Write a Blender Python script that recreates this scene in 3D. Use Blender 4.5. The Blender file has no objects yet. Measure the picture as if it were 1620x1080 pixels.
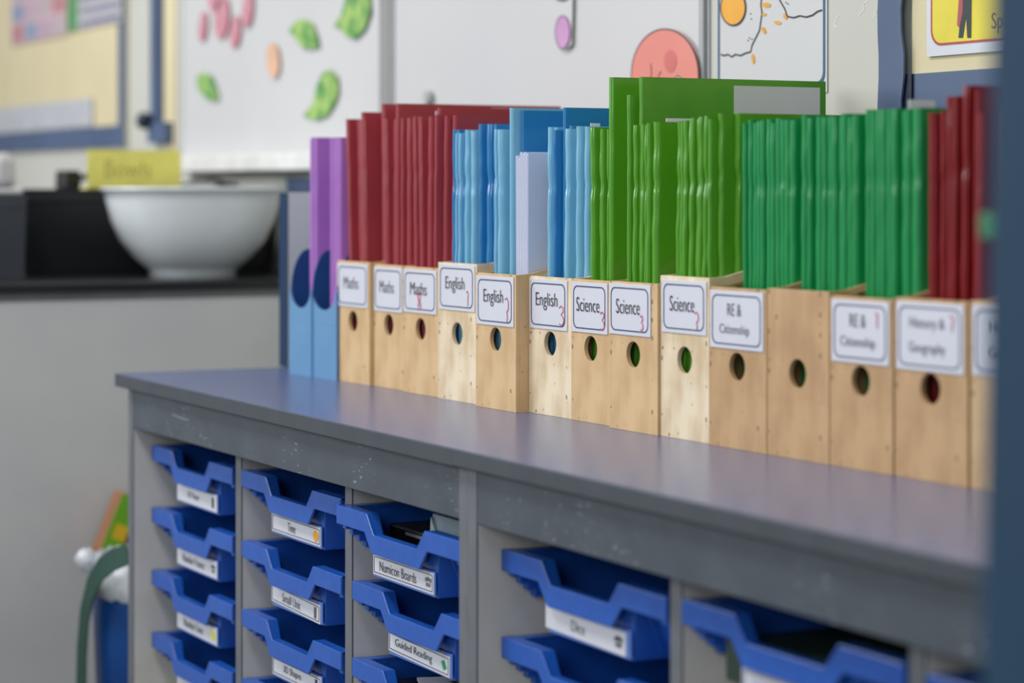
import bpy, bmesh, math, random
from mathutils import Vector, Matrix
random.seed(7)
SC = bpy.context.scene
COL = SC.collection

# ------------------------------------------------------------------ camera
F_PX = 3825.0
PHI = math.radians(26.9)
CAM = Vector((0.0, -1.037, 1.0))
cd = bpy.data.cameras.new('camera'); cam = bpy.data.objects.new('camera', cd); COL.objects.link(cam)
cd.sensor_width = 36.0; cd.lens = F_PX / 1620 * 36.0
cd.shift_y = -(540 - 299) / 1620.0
cd.clip_start = 0.05; cd.clip_end = 60
cam.location = CAM
fw = Vector((-math.cos(PHI), math.sin(PHI), 0))
cam.rotation_euler = fw.to_track_quat('-Z', 'Y').to_euler()
cd.dof.use_dof = True; cd.dof.focus_distance = 2.68; cd.dof.aperture_fstop = 3.3
cd.dof.aperture_blades = 0
SC.camera = cam

# ------------------------------------------------------------------ world, lights, exposure
w = bpy.data.worlds.new('world'); SC.world = w; w.use_nodes = True
w.node_tree.nodes['Background'].inputs[0].default_value = (0.90, 0.94, 1.0, 1)
w.node_tree.nodes['Background'].inputs[1].default_value = 0.29
SC.view_settings.view_transform = 'Standard'; SC.view_settings.look = 'None'
SC.view_settings.exposure = 0.0; SC.view_settings.gamma = 1.0
SC.view_settings.use_curve_mapping = False

def area(name, loc, target, sx, sy, power, col):
    l = bpy.data.lights.new(name, 'AREA'); l.shape = 'RECTANGLE'; l.size = sx; l.size_y = sy
    l.energy = power; l.color = col
    o = bpy.data.objects.new(name, l); COL.objects.link(o); o.location = loc
    o.rotation_euler = (Vector(target) - Vector(loc)).to_track_quat('-Z', 'Y').to_euler()
    return o
area('window_light', (-4.9, -3.3, 2.05), (-2.6, 0.3, 0.95), 2.0, 1.3, 98, (0.92, 0.96, 1.0))
area('far_window_light', (1.6, -3.0, 2.0), (-3.0, 0.3, 0.9), 1.6, 1.4, 55, (0.92, 0.96, 1.0))
area('ceiling_lamp_front', (-2.2, -1.1, 2.7), (-2.2, -1.1, 0), 1.2, 0.6, 36, (1.0, 0.97, 0.92))
area('ceiling_lamp_left', (-4.8, -1.0, 2.7), (-4.8, -1.0, 0), 1.2, 0.6, 40, (1.0, 0.97, 0.92))

# ------------------------------------------------------------------ helpers
TOPZ = 0.745           # worktop surface
WALL = 0.56            # room's back wall
def at(px, py, Y):
    """point of the plane y = Y that the photograph shows at px, py"""
    u = (px - 810) / F_PX
    dx = -math.cos(PHI) + u * math.sin(PHI); dy = math.sin(PHI) + u * math.cos(PHI)
    t = (Y - CAM.y) / dy
    return Vector((dx * t, Y, CAM.z - (py - 299) * t / F_PX))
def at_x(px, py, X):
    u = (px - 810) / F_PX
    dx = -math.cos(PHI) + u * math.sin(PHI); dy = math.sin(PHI) + u * math.cos(PHI)
    t = X / dx
    return Vector((X, CAM.y + dy * t, CAM.z - (py - 299) * t / F_PX))

def srgb(r, g, b):
    def f(c):
        c /= 255.0
        return c / 12.92 if c <= 0.04045 else ((c + 0.055) / 1.055) ** 2.4
    return (f(r), f(g), f(b), 1)

MATS = {}
def mat(name, col, rough=0.5, col2=None, scale=20, metal=0, coat=0, spec=0.5, bump=0, stretch=(1, 1, 1), trans=0, lo=0.35, hi=0.65, detail=4, bscale=None):
    if name in MATS: return MATS[name]
    m = bpy.data.materials.new(name); m.use_nodes = True; nt = m.node_tree
    b = nt.nodes['Principled BSDF']
    b.inputs['Base Color'].default_value = col; b.inputs['Roughness'].default_value = rough
    b.inputs['Metallic'].default_value = metal; b.inputs['Coat Weight'].default_value = coat
    b.inputs['Coat Roughness'].default_value = 0.10
    b.inputs['Specular IOR Level'].default_value = spec
    b.inputs['Transmission Weight'].default_value = trans
    tc = nt.nodes.new('ShaderNodeTexCoord'); mp = nt.nodes.new('ShaderNodeMapping')
    mp.inputs['Scale'].default_value = stretch
    nt.links.new(tc.outputs['Object'], mp.inputs[0])
    nz = nt.nodes.new('ShaderNodeTexNoise'); nz.inputs['Scale'].default_value = scale; nz.inputs['Detail'].default_value = detail
    nt.links.new(mp.outputs[0], nz.inputs['Vector'])
    if col2 is None: col2 = tuple(min(1, c * 0.88) for c in col[:3]) + (1,)
    r = nt.nodes.new('ShaderNodeValToRGB'); r.color_ramp.elements[0].position = lo; r.color_ramp.elements[1].position = hi
    r.color_ramp.elements[0].color = col2; r.color_ramp.elements[1].color = col
    nt.links.new(nz.outputs[0], r.inputs[0]); nt.links.new(r.outputs[0], b.inputs['Base Color'])
    if bump:
        n2 = nt.nodes.new('ShaderNodeTexNoise'); n2.inputs['Scale'].default_value = bscale or scale * 3
        nt.links.new(mp.outputs[0], n2.inputs['Vector'])
        bp = nt.nodes.new('ShaderNodeBump'); bp.inputs['Strength'].default_value = bump; bp.inputs['Distance'].default_value = 0.002
        nt.links.new(n2.outputs[0], bp.inputs['Height']); nt.links.new(bp.outputs[0], b.inputs['Normal'])
    MATS[name] = m
    return m

def wood_mat(name, c1, c2, stain):
    """birch ply: long grain, blotchy wear, small dark specks, dark finger-joint ticks at both edges of the front"""
    m = mat(name, c1, 0.45, c2, 16, stretch=(2.2, 1, 0.9), lo=0.38, hi=0.62, detail=7)
    nt = m.node_tree; b = nt.nodes['Principled BSDF']
    src = b.inputs['Base Color'].links[0].from_socket
    tc = nt.nodes.new('ShaderNodeTexCoord')
    # specks
    v = nt.nodes.new('ShaderNodeTexNoise'); v.inputs['Scale'].default_value = 95; v.inputs['Detail'].default_value = 1
    nt.links.new(tc.outputs['Object'], v.inputs['Vector'])
    rp = nt.nodes.new('ShaderNodeValToRGB'); rp.color_ramp.elements[0].position = 0.72; rp.color_ramp.elements[1].position = 0.80
    nt.links.new(v.outputs[0], rp.inputs[0])
    # joint ticks: near x=0 / x=w edges, striped in z
    sx = nt.nodes.new('ShaderNodeSeparateXYZ'); nt.links.new(tc.outputs['Object'], sx.inputs[0])
    def mth(op, a, bb=None):
        n = nt.nodes.new('ShaderNodeMath'); n.operation = op
        for i, q in enumerate((a, bb)):
            if q is None: continue
            if isinstance(q, (int, float)): n.inputs[i].default_value = q
            else: nt.links.new(q, n.inputs[i])
        return n.outputs[0]
    cx = mth('ABSOLUTE', mth('SUBTRACT', sx.outputs[0], 0.045))
    edge = mth('MULTIPLY', mth('GREATER_THAN', cx, 0.0405), mth('LESS_THAN', cx, 0.0435))
    tick = mth('GREATER_THAN', mth('SINE', mth('MULTIPLY', sx.outputs[2], 330.0)), 0.72)
    nz = nt.nodes.new('ShaderNodeTexNoise'); nz.inputs['Scale'].default_value = 28
    nt.links.new(tc.outputs['Object'], nz.inputs['Vector'])
    some = mth('GREATER_THAN', nz.outputs[0], 0.5)
    msk = mth('MAXIMUM', mth('MULTIPLY', mth('MULTIPLY', edge, tick), some), mth('MULTIPLY', rp.outputs[0], stain))
    mx = nt.nodes.new('ShaderNodeMixRGB'); mx.inputs[2].default_value = srgb(95, 66, 40)
    nt.links.new(mth('MULTIPLY', msk, 0.75), mx.inputs[0]); nt.links.new(src, mx.inputs[1])
    nt.links.new(mx.outputs[0], b.inputs['Base Color'])
    return m

def link(name, me, m, parent=None, smooth=False):
    o = bpy.data.objects.new(name, me)
    if m is not None:
        me.materials.clear(); me.materials.append(m)
    if smooth:
        for p in me.polygons: p.use_smooth = True
    COL.objects.link(o); o.parent = parent
    return o
def finish(name, bm, m, parent=None, smooth=False, bevel=0, seg=2):
    me = bpy.data.meshes.new(name); bmesh.ops.recalc_face_normals(bm, faces=bm.faces); bm.to_mesh(me); bm.free()
    o = link(name, me, m, parent, smooth)
    if bevel:
        md = o.modifiers.new('bevel', 'BEVEL'); md.width = bevel; md.segments = seg; md.limit_method = 'ANGLE'
    return o
def tag(o, label=None, cat=None, group=None, kind=None):
    if label: o['label'] = label
    if cat: o['category'] = cat
    if group: o['group'] = group
    if kind: o['kind'] = kind
    return o
def empty(name, loc, rz=0.0):
    o = bpy.data.objects.new(name, None); COL.objects.link(o); o.empty_display_size = 0.02
    o.location = loc; o.rotation_euler = (0, 0, rz); return o
def box(bm, x0, x1, y0, y1, z0, z1):
    v = [bm.verts.new(p) for p in ((x0,y0,z0),(x1,y0,z0),(x1,y1,z0),(x0,y1,z0),(x0,y0,z1),(x1,y0,z1),(x1,y1,z1),(x0,y1,z1))]
    for f in ((0,1,2,3),(4,5,6,7),(0,1,5,4),(1,2,6,5),(2,3,7,6),(3,0,4,7)): bm.faces.new([v[i] for i in f])
def bx(name, x0, x1, y0, y1, z0, z1, m, parent=None, bevel=0):
    bm = bmesh.new(); box(bm, min(x0,x1), max(x0,x1), min(y0,y1), max(y0,y1), min(z0,z1), max(z0,z1))
    return finish(name, bm, m, parent, bevel=bevel)
def prism_xz(bm, pts, y0, y1):
    a = [bm.verts.new((x, y0, z)) for x, z in pts]; b = [bm.verts.new((x, y1, z)) for x, z in pts]
    n = len(pts); bm.faces.new(a); bm.faces.new(b[::-1])
    for i in range(n): bm.faces.new((a[i], a[(i+1) % n], b[(i+1) % n], b[i]))
def prism_yz(bm, pts, x0, x1):
    a = [bm.verts.new((x0, y, z)) for y, z in pts]; b = [bm.verts.new((x1, y, z)) for y, z in pts]
    n = len(pts); bm.faces.new(a); bm.faces.new(b[::-1])
    for i in range(n): bm.faces.new((a[i], a[(i+1) % n], b[(i+1) % n], b[i]))
def rrect(x0, x1, z0, z1, r, n=5):
    out = []
    for cx, cz, a0 in ((x1-r, z0+r, -90), (x1-r, z1-r, 0), (x0+r, z1-r, 90), (x0+r, z0+r, 180)):
        for k in range(n + 1):
            a = math.radians(a0 + 90 * k / n); out.append((cx + r*math.cos(a), cz + r*math.sin(a)))
    return out
def ring_xz(bm, outer, inner, y0, y1):
    n = len(outer)
    L = [[bm.verts.new((x, y, z)) for x, z in P] for P, y in ((outer, y0), (inner, y0), (outer, y1), (inner, y1))]
    for i in range(n):
        j = (i+1) % n
        bm.faces.new((L[0][i], L[0][j], L[1][j], L[1][i])); bm.faces.new((L[2][i], L[2][j], L[3][j], L[3][i]))
        bm.faces.new((L[0][i], L[0][j], L[2][j], L[2][i])); bm.faces.new((L[1][i], L[1][j], L[3][j], L[3][i]))
def lathe(bm, prof, n=48, c=(0, 0)):
    rings = []
    for r, z in prof:
        rings.append([bm.verts.new((c[0]+r*math.cos(2*math.pi*k/n), c[1]+r*math.sin(2*math.pi*k/n), z)) for k in range(n)])
    for a, b in zip(rings, rings[1:]):
        for k in range(n): bm.faces.new((a[k], a[(k+1)%n], b[(k+1)%n], b[k]))
    return rings
def tube(bm, pts, r, n=10, flat=1.0):
    rings = []
    for i, p in enumerate(pts):
        p = Vector(p); t = (Vector(pts[min(i+1, len(pts)-1)]) - Vector(pts[max(i-1, 0)])).normalized()
        up = Vector((0, 0, 1)) if abs(t.z) < 0.9 else Vector((0, 1, 0))
        a = t.cross(up).normalized(); b = t.cross(a)
        rings.append([bm.verts.new(p + a*r*math.cos(2*math.pi*k/n) + b*r*flat*math.sin(2*math.pi*k/n)) for k in range(n)])
    for a, b in zip(rings, rings[1:]):
        for k in range(n): bm.faces.new((a[k], a[(k+1)%n], b[(k+1)%n], b[k]))
    bm.faces.new(rings[0]); bm.faces.new(rings[-1])

TXT = {}
def text_on(parent, name, s, cx, cz, w, h, y, m):
    """lettering s fitted into a w x h box centred on cx, cz of the parent's front plane y"""
    if s not in TXT:
        cu = bpy.data.curves.new('t', 'FONT'); cu.body = s; cu.size = 1; cu.extrude = 0.01; cu.offset = -0.012; cu.resolution_u = 3
        ob = bpy.data.objects.new('t', cu); COL.objects.link(ob)
        bpy.context.view_layer.update()
        dg = bpy.context.evaluated_depsgraph_get()
        me = bpy.data.meshes.new_from_object(ob.evaluated_get(dg))
        bpy.data.objects.remove(ob)
        TXT[s] = [tuple(v.co) for v in me.vertices], [tuple(p.vertices) for p in me.polygons]
    vs, fs = TXT[s]
    x0 = min(v[0] for v in vs); x1 = max(v[0] for v in vs); y0 = min(v[1] for v in vs); y1 = max(v[1] for v in vs)
    me = bpy.data.meshes.new(name)
    me.from_pydata([(cx + ((v[0]-x0)/(x1-x0)-.5)*w, y - 0.0002*(v[2] > 0), cz + ((v[1]-y0)/(y1-y0)-.5)*h) for v in vs], [], fs)
    return link(name, me, m, parent)
def line_on(parent, name, pts, width, y, m, closed=False):
    """a drawn line: strip of given width along pts (x, z)"""
    bm = bmesh.new(); n = len(pts); L = []
    for i, p in enumerate(pts):
        a = pts[(i-1) % n] if closed or i > 0 else p; b = pts[(i+1) % n] if closed or i < n-1 else p
        d = Vector((b[0]-a[0], b[1]-a[1])); d.normalize(); nx, nz = -d.y*width/2, d.x*width/2
        L.append([bm.verts.new((p[0]+s*nx, yy, p[1]+s*nz)) for s, yy in ((1, y), (-1, y), (-1, y+.0003), (1, y+.0003))])
    for i in range(n if closed else n-1):
        a, b = L[i], L[(i+1) % n]
        for k in range(4): bm.faces.new((a[k], a[(k+1) % 4], b[(k+1) % 4], b[k]))
    return finish(name, bm, m, parent)

# ------------------------------------------------------------------ materials
M_wall = mat('wall_paint', srgb(196, 196, 188), 0.7, srgb(189, 189, 181), 3)
M_floor = mat('floor_vinyl', srgb(120, 118, 115), 0.5, srgb(100, 98, 96), 30)
M_top = mat('worktop_laminate', srgb(94, 106, 146), 0.25, srgb(88, 100, 139), 60, spec=0.5)
M_edge = mat('grey_edging', srgb(60, 67, 75), 0.5, srgb(55, 62, 70), 30)
M_fascia = mat('grey_fascia', srgb(70, 79, 88), 0.45, srgb(63, 71, 80), 18)
def add_scuffs(m):
    nt = m.node_tree; b = nt.nodes['Principled BSDF']; src = b.inputs['Base Color'].links[0].from_socket
    tc = nt.nodes.new('ShaderNodeTexCoord'); res = []
    for sc, st, lo, hi in ((170, (.45, 1, 1.6), .63, .68), (9, (1, 1, 1), .46, .58)):
        mp = nt.nodes.new('ShaderNodeMapping'); mp.inputs['Scale'].default_value = st; nt.links.new(tc.outputs['Object'], mp.inputs[0])
        n = nt.nodes.new('ShaderNodeTexNoise'); n.inputs['Scale'].default_value = sc; n.inputs['Detail'].default_value = 2; nt.links.new(mp.outputs[0], n.inputs['Vector'])
        r = nt.nodes.new('ShaderNodeMapRange'); r.inputs[1].default_value = lo; r.inputs[2].default_value = hi; nt.links.new(n.outputs[0], r.inputs[0]); res.append(r.outputs[0])
    k = nt.nodes.new('ShaderNodeMath'); k.operation = 'MULTIPLY'; nt.links.new(res[0], k.inputs[0]); nt.links.new(res[1], k.inputs[1])
    mx = nt.nodes.new('ShaderNodeMixRGB'); mx.inputs[2].default_value = srgb(132, 140, 147); nt.links.new(k.outputs[0], mx.inputs[0]); nt.links.new(src, mx.inputs[1])
    nt.links.new(mx.outputs[0], b.inputs['Base Color'])
add_scuffs(M_fascia)
M_side = mat('cabinet_grey', srgb(104, 108, 114), 0.5, srgb(96, 100, 107), 25)
M_inner = mat('cabinet_inside', srgb(208, 206, 198), 0.6, srgb(198, 196, 189), 12)
M_tray = mat('blue_plastic', srgb(32, 88, 180), 0.27, srgb(28, 82, 172), 40, spec=0.55)
M_paper = mat('white_card', srgb(210, 212, 221), 0.35, srgb(203, 205, 215), 8, coat=0.2)
M_ink = mat('black_ink', srgb(30, 30, 36), 0.6)
M_greyink = mat('grey_ink', srgb(92, 92, 100), 0.6)
M_navy = mat('navy_ink', srgb(40, 56, 100), 0.5)
M_red_ink = mat('red_pen', srgb(205, 70, 100), 0.6)
M_pages = mat('page_edges', srgb(224, 222, 220), 0.8, srgb(190, 188, 186), 400, stretch=(6, .2, .05))
W_tan = wood_mat('birch_ply_tan', srgb(212, 180, 134), srgb(194, 160, 114), 0.6)
W_pale = wood_mat('birch_ply_pale', srgb(230, 214, 184), srgb(204, 180, 142), 1.6)
W_dark = wood_mat('birch_ply_warm_dimmed', srgb(192, 156, 112), srgb(174, 138, 96), 0.8)  # right-hand files: weaker light there is put into the darker colour
BOOK = {
 'red': mat('red_cover', srgb(160, 60, 68), 0.38, srgb(148, 51, 60), 6, coat=.4, spec=.3),
 'light blue': mat('light_blue_cover', srgb(128, 186, 212), 0.32, srgb(114, 176, 206), 6, coat=.85, spec=.25, bump=.25, bscale=14, stretch=(2,2,1)),
 'blue': mat('blue_cover', srgb(38, 124, 182), 0.32, srgb(34, 116, 176), 6, coat=.85, spec=.25, bump=.25, bscale=14, stretch=(2,2,1)),
 'lime green': mat('lime_cover', srgb(86, 158, 34), 0.32, srgb(78, 148, 28), 6, coat=.85, spec=.25, bump=.3, bscale=16, stretch=(2,2,1)),
 'green': mat('green_cover', srgb(18, 146, 78), 0.38, srgb(15, 136, 70), 6, coat=.7, spec=.2, bump=.12, bscale=10, stretch=(2,2,1)),
 'dark red': mat('dark_red_cover', srgb(132, 10, 18), 0.4, srgb(118, 8, 14), 6, coat=.5, spec=.2),
 'purple': mat('purple_cover', srgb(168, 112, 190), 0.35, srgb(160, 104, 184), 6, coat=.3),
 'white': mat('white_sheets', srgb(212, 218, 236), 0.5, srgb(204, 210, 230), 6),
}
M_bluecard = mat('blue_cardboard', srgb(96, 144, 184), 0.5, srgb(89, 136, 177), 10)
M_bluecard_in = mat('unlit_blue_cardboard', srgb(10, 74, 130), 0.5, srgb(8, 66, 120), 10)  # same blue card, the unlit inside of the files painted darker
M_darkblue = mat('binder_blue', srgb(8, 46, 80), 0.6, spec=.3)
M_black = mat('black_plastic', srgb(22, 24, 28), 0.4)
M_bowl = mat('pale_enamel', srgb(226, 232, 234), 0.22, srgb(220, 226, 230), 4, coat=.4)
M_yellow = mat('yellow_card', srgb(238, 230, 116), 0.6)
M_cream = mat('cream_backing_paper', srgb(214, 203, 168), 0.7, srgb(206, 194, 158), 3)
M_border = mat('blue_border_paper', srgb(80, 98, 130), 0.6, srgb(72, 89, 120), 5)
M_board = mat('whiteboard_enamel', srgb(206, 206, 207), 0.32, srgb(200, 200, 201), 2, coat=.1)
M_alu = mat('aluminium', srgb(176, 178, 180), 0.35, metal=.3)
M_post = mat('dark_teal_paint', srgb(4, 54, 84), 0.8, spec=.2)

# ------------------------------------------------------------------ room
bm = bmesh.new(); box(bm, -9, 1.5, WALL, WALL+.1, 0, 2.8); tag(finish('wall_back', bm, M_wall), kind='structure')
bm = bmesh.new(); box(bm, -9, 3.0, -5, WALL+.1, -.1, 0); tag(finish('floor', bm, M_floor), kind='structure')

# ------------------------------------------------------------------ the two storage units
UNIT_BACK = 0.50
def unit(x_left, divs, x_right, label, z_under, wt0, wt1, wlabel):
    r = empty('tray_storage_unit', (x_left, 0, 0))
    tag(r, label, 'storage unit', 'tray storage units')
    L = lambda x: x - x_left
    T = 0.0185
    for x0, x1 in ((x_left, x_left+T), (x_right-T, x_right)):
        bx('side_panel', L(x0), L(x1), 0.0008, UNIT_BACK, 0.0, z_under, M_inner, r)
        bx('edge_strip', L(x0)-.0004, L(x1)+.0004, -.0006, .0012, 0.0, z_under-.0005, M_side, r, bevel=.0003)
    for x0 in divs:
        bx('divider', L(x0), L(x0)+.018, 0.0278, UNIT_BACK-.008, 0.02, z_under, M_inner, r)
        bx('edge_strip', L(x0)-.0004, L(x0)+.0184, 0.0262, .0280, 0.02, z_under-.0005, M_side, r)
    bx('fascia', L(x_left+T+.0006), L(x_right-T-.0006), 0.0, 0.016, TOPZ-.0715, z_under, M_fascia, r, bevel=.0006)
    bx('back_panel', L(x_left+T), L(x_right-T), UNIT_BACK-.008, UNIT_BACK-.001, .02, z_under, M_inner, r)
    bx('base_panel', L(x_left+T), L(x_right-T), 0.03, UNIT_BACK-.008, .02, .038, M_inner, r)
    wt = empty('worktop', (wt0, 0, z_under))
    tag(wt, wlabel, 'worktop', 'worktops on the tray units')
    bx('core', 0, wt1-wt0, -.010, .552, 0, TOPZ-z_under-.0008, M_edge, wt)
    bx('edging', -.0018, wt1-wt0, -.012, -.0100, 0, TOPZ-z_under-.0004, M_edge, wt, bevel=.0012)
    bx('laminate', -.0010, wt1-wt0-.0004, -.0112, .5525, TOPZ-z_under-.0008, TOPZ-z_under, M_top, wt)
    return r
UND = TOPZ - .018
unit(-3.212, (-2.861, -2.510), -2.1395, 'grey storage unit with three columns of blue trays, left of the worktop joint', UND, -3.236, -2.1475, 'blue-grey worktop over the left tray unit, ending at the grey counter panel')
unit(-2.1385, (-1.794, -1.4505, -1.107), -0.745, 'grey storage unit with blue trays at the right, right of the worktop joint', UND+.0007, -2.1470, -.72, 'blue-grey worktop over the right tray unit, its edge nearest the camera')

# one long curved scratch on the fascia of the left unit
u = [o for o in bpy.data.objects if o.name == 'fascia'][0]
bm = bmesh.new(); pts = [(.182+i*.007, TOPZ-.041-.0022*math.sin(i/9*1.4)) for i in range(10)]
Lq = [[bm.verts.new((x, y, z+dz)) for y, dz in ((-.0001, 0), (-.0001, .0016), (.0003, .0016), (.0003, 0))] for x, z in pts]
for a, b in zip(Lq, Lq[1:]):
    for k in range(4): bm.faces.new((a[k], a[(k+1)%4], b[(k+1)%4], b[k]))
finish('scratch', bm, mat('pale_scratch', srgb(128, 136, 142), 0.6), u.parent)

# ------------------------------------------------------------------ trays
TW = 0.317
PROF = [(0, 0), (.084, 0), (.103, -.021), (.214, -.021), (.233, 0), (TW, 0)]
def prof(x):
    for (a, za), (b, zb) in zip(PROF, PROF[1:]):
        if a <= x <= b: return za + (zb-za)*(x-a)/(b-a)
    return 0
def tray_mesh():
    # front lip: a band following the dipped profile, with a flange running back
    bm = bmesh.new(); H = .021
    top = [(x, z) for x, z in PROF]; bot = [(0, -H), (.078, -H), (.097, -.021-H), (.220, -.021-H), (.239, -H), (TW, -H)]
    def band(y0, y1):
        n = len(top)
        V = [[bm.verts.new((p[0], y, p[1])) for p in P] for P, y in ((top, y0), (bot, y0), (top, y1), (bot, y1))]
        for i in range(n-1):
            bm.faces.new((V[0][i], V[0][i+1], V[1][i+1], V[1][i])); bm.faces.new((V[2][i], V[2][i+1], V[3][i+1], V[3][i]))
            bm.faces.new((V[0][i], V[0][i+1], V[2][i+1], V[2][i])); bm.faces.new((V[1][i], V[1][i+1], V[3][i+1], V[3][i]))
        for i in (0, n-1): bm.faces.new((V[0][i], V[1][i], V[3][i], V[2][i]))
    band(0, .003)
    n = len(top)
    A = [bm.verts.new((x, .0028, z-.0002)) for x, z in top]; B = [bm.verts.new((x, .015 if (x < .09 or x > .22) else .012, z-.0002)) for x, z in top]
    A2 = [bm.verts.new((v.co.x, v.co.y, v.co.z-.0025)) for v in A]; B2 = [bm.verts.new((v.co.x, v.co.y, v.co.z-.0025)) for v in B]
    for i in range(n-1):
        bm.faces.new((A[i], A[i+1], B[i+1], B[i])); bm.faces.new((A2[i], A2[i+1], B2[i+1], B2[i])); bm.faces.new((B[i], B[i+1], B2[i+1], B2[i]))
    # stepped webs beneath both ends
    for k, (y, d) in enumerate(((.005, .026), (.013, .033), (.021, .040), (.029, .047))):
        for x0, x1 in ((.006, .016), (TW-.016, TW-.006)):
            box(bm, x0, x1, y, y+.0095, -d, -.002)
    # side rims running back
    for x0, x1 in ((0, .016), (TW-.016, TW)):
        box(bm, x0, x1, .015, .42, -.004, -.0005)
    lip = bmesh_to(bm, 'front_lip')
    bm = bmesh.new()
    o = [(.013, .015), (.072, .015), (.0745, .0125), (.084, .011), (.103, .011), (.214, .011), (.233, .011), (.2425, .0125), (.245, .015), (.304, .015), (.304, .42), (.013, .42)]
    bot = {0: (.026, .046), 1: (.078, .046), 2: (.0785, .0135), 7: (.2385, .0135), 8: (.239, .046), 9: (.291, .046)}
    T = [bm.verts.new((x, y, prof(x)-.003)) for x, y in o]
    Bt = []
    for i, (x, y) in enumerate(o):
        cx, cy = TW/2, .22
        if i in bot: Bt.append(bm.verts.new((*bot[i], -.070))); continue
        Bt.append(bm.verts.new((cx+(x-cx)*.95, cy+(y-cy)*.985, -.070)))
    for i in range(len(o)): bm.faces.new((T[i], T[(i+1) % len(o)], Bt[(i+1) % len(o)], Bt[i]))
    bm.faces.new(Bt[::-1])
    body = bmesh_to(bm, 'body')
    return lip, body
def bmesh_to(bm, name):
    me = bpy.data.meshes.new(name); bmesh.ops.recalc_face_normals(bm, faces=bm.faces); bm.to_mesh(me); bm.free(); me.materials.append(M_tray); return me
LIP, BODY = tray_mesh()
M_orange = mat('orange_print', srgb(222, 160, 40), .5); M_green_p = mat('green_print', srgb(20, 140, 90), .5)
M_yellow_p = mat('yellow_print', srgb(214, 214, 60), .5); M_clear = mat('clear_holder', srgb(84, 122, 204), .25, coat=.4)
def tray(x, y, z, label, text, icon, tilt=0.0, border=True, inkm=None, tw=.06, lx=0.0):
    r = empty('storage_tray', (x, y, z)); tag(r, label, 'tray', 'blue trays in the storage units')
    l = link('front_lip', LIP, None, r); md = l.modifiers.new('bevel', 'BEVEL'); md.width = .0016; md.segments = 2; md.limit_method = 'ANGLE'
    b = link('body', BODY, None, r); s = b.modifiers.new('solid', 'SOLIDIFY'); s.thickness = .0022; s.offset = -1
    md = b.modifiers.new('bevel', 'BEVEL'); md.width = .0015; md.segments = 2; md.limit_method = 'ANGLE'
    bx('label_holder', .080, .2385, .0100, .0112, -.0685, -.0425, M_clear, r, bevel=.0004)
    lab = bx('label', .082+lx, .236+lx, .0092, .0099, -.0660, -.0440 + 0, M_paper, r)
    lab.rotation_euler = (0, tilt, 0)
    if tilt: lab.location = (-.055*math.sin(tilt)*.8, 0, .155*math.sin(tilt)*1.0)
    if border:
        bm = bmesh.new(); ring_xz(bm, rrect(.0845+lx, .2335+lx, -.0638, -.0462, .0004, 1), rrect(.0853+lx, .2327+lx, -.0630, -.0470, .0003, 1), .0088, .0092)
        finish('border', bm, M_ink, lab)
    im = inkm or M_ink
    if text: text_on(lab, 'lettering', text, .082+lx+.077 - (.012 if icon else 0) , -.0552, tw, .0105, .0088, im)
    if icon:
        k, m = icon; cx = .2225+lx
        bm = bmesh.new()
        if k == 'oval': prism_xz(bm, [(cx+.0075*math.cos(a), -.055+.0068*math.sin(a)) for a in [i*math.pi/10 for i in range(20)]], .0087, .0092)
        elif k == 'bar': box(bm, cx-.004, cx+.003, .0087, .0092, -.0615, -.0485)
        elif k == 'leafbook': prism_xz(bm, [(cx-.006, -.052), (cx+.001, -.0495), (cx+.007, -.057), (cx, -.0605)], .0087, .0092)
        elif k == 'dots':
            for dx, dz in ((-.006, .002), (-.001, .003), (.004, .002), (-.004, -.003), (.002, -.003)): box(bm, cx+dx, cx+dx+.004, .0087, .0092, -.0565+dz, -.0525+dz)
        finish('icon', bm, m, lab)
    return r
ROW = [CAM.z - .351 - .0857*k for k in range(5)]
C = [-3.188, -2.836, -2.487, -2.116, -1.773, -1.428]
YT = .0245
COLN = ['column at the far left end of the unit', 'second column from the far left', 'third column, left of the double upright']
tray(C[0], YT, ROW[0], 'blue tray, topmost in the column at the far left end', '2D Shape', ('bar', M_ink), inkm=M_greyink, border=False, tw=.045)
tray(C[0], YT, ROW[1], 'blue tray, second from the top in the far left column', 'Number Frames', ('dots', M_greyink), inkm=M_greyink, border=False, tw=.085)
tray(C[0], YT, ROW[2], 'blue tray, third from the top in the far left column, label with a yellow spot', 'Number Lines', ('oval', M_yellow_p), inkm=M_greyink, border=False, tw=.075)
tray(C[0], YT, ROW[3], 'blue tray, fourth from the top in the far left column', 'Counters', None, inkm=M_greyink, border=False)
tray(C[1]-.002, YT, ROW[0]+.002, 'blue tray labelled Time with an orange disc on its label', 'Time', ('oval', M_orange), tw=.024)
tray(C[1], YT, ROW[1], 'blue tray directly below the tray labelled Time, white label slightly crooked', 'Small Unit', ('bar', M_greyink), tilt=.03, inkm=M_greyink, tw=.058)
tray(C[1], YT, ROW[2], 'blue tray labelled 3D Shapes, third down in the second column', '3D Shapes', ('bar', M_navy), tw=.056)
tray(C[1], YT, ROW[3], 'blue tray whose rim just shows at the bottom edge, second column, fourth down', 'Rulers', None)
tray(-2.4895, .0065, ROW[0], 'blue tray labelled Numicon Boards, pulled forward and holding black cases', 'Numicon Boards', ('dots', M_greyink), tilt=.0, tw=.094)
tray(C[2], YT, ROW[1], 'blue tray labelled Guided Reading with a green mark on its label', 'Guided Reading', ('leafbook', M_green_p), tilt=.02, tw=.094)
tray(C[2], YT, ROW[2], 'blue tray below the Guided Reading tray, holding a white card', 'Phonics', None)
tray(C[3], YT, ROW[0]-.001, 'blue tray with a small black mark on its label, top left of the right unit', 'Dice', ('dots', M_ink), border=False, inkm=M_greyink, tw=.026, lx=-.004, tilt=.015)
tray(C[3], YT, ROW[1]-.001, 'blue tray at the bottom edge, directly right of the double upright, second down', 'Maths', None)
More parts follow.
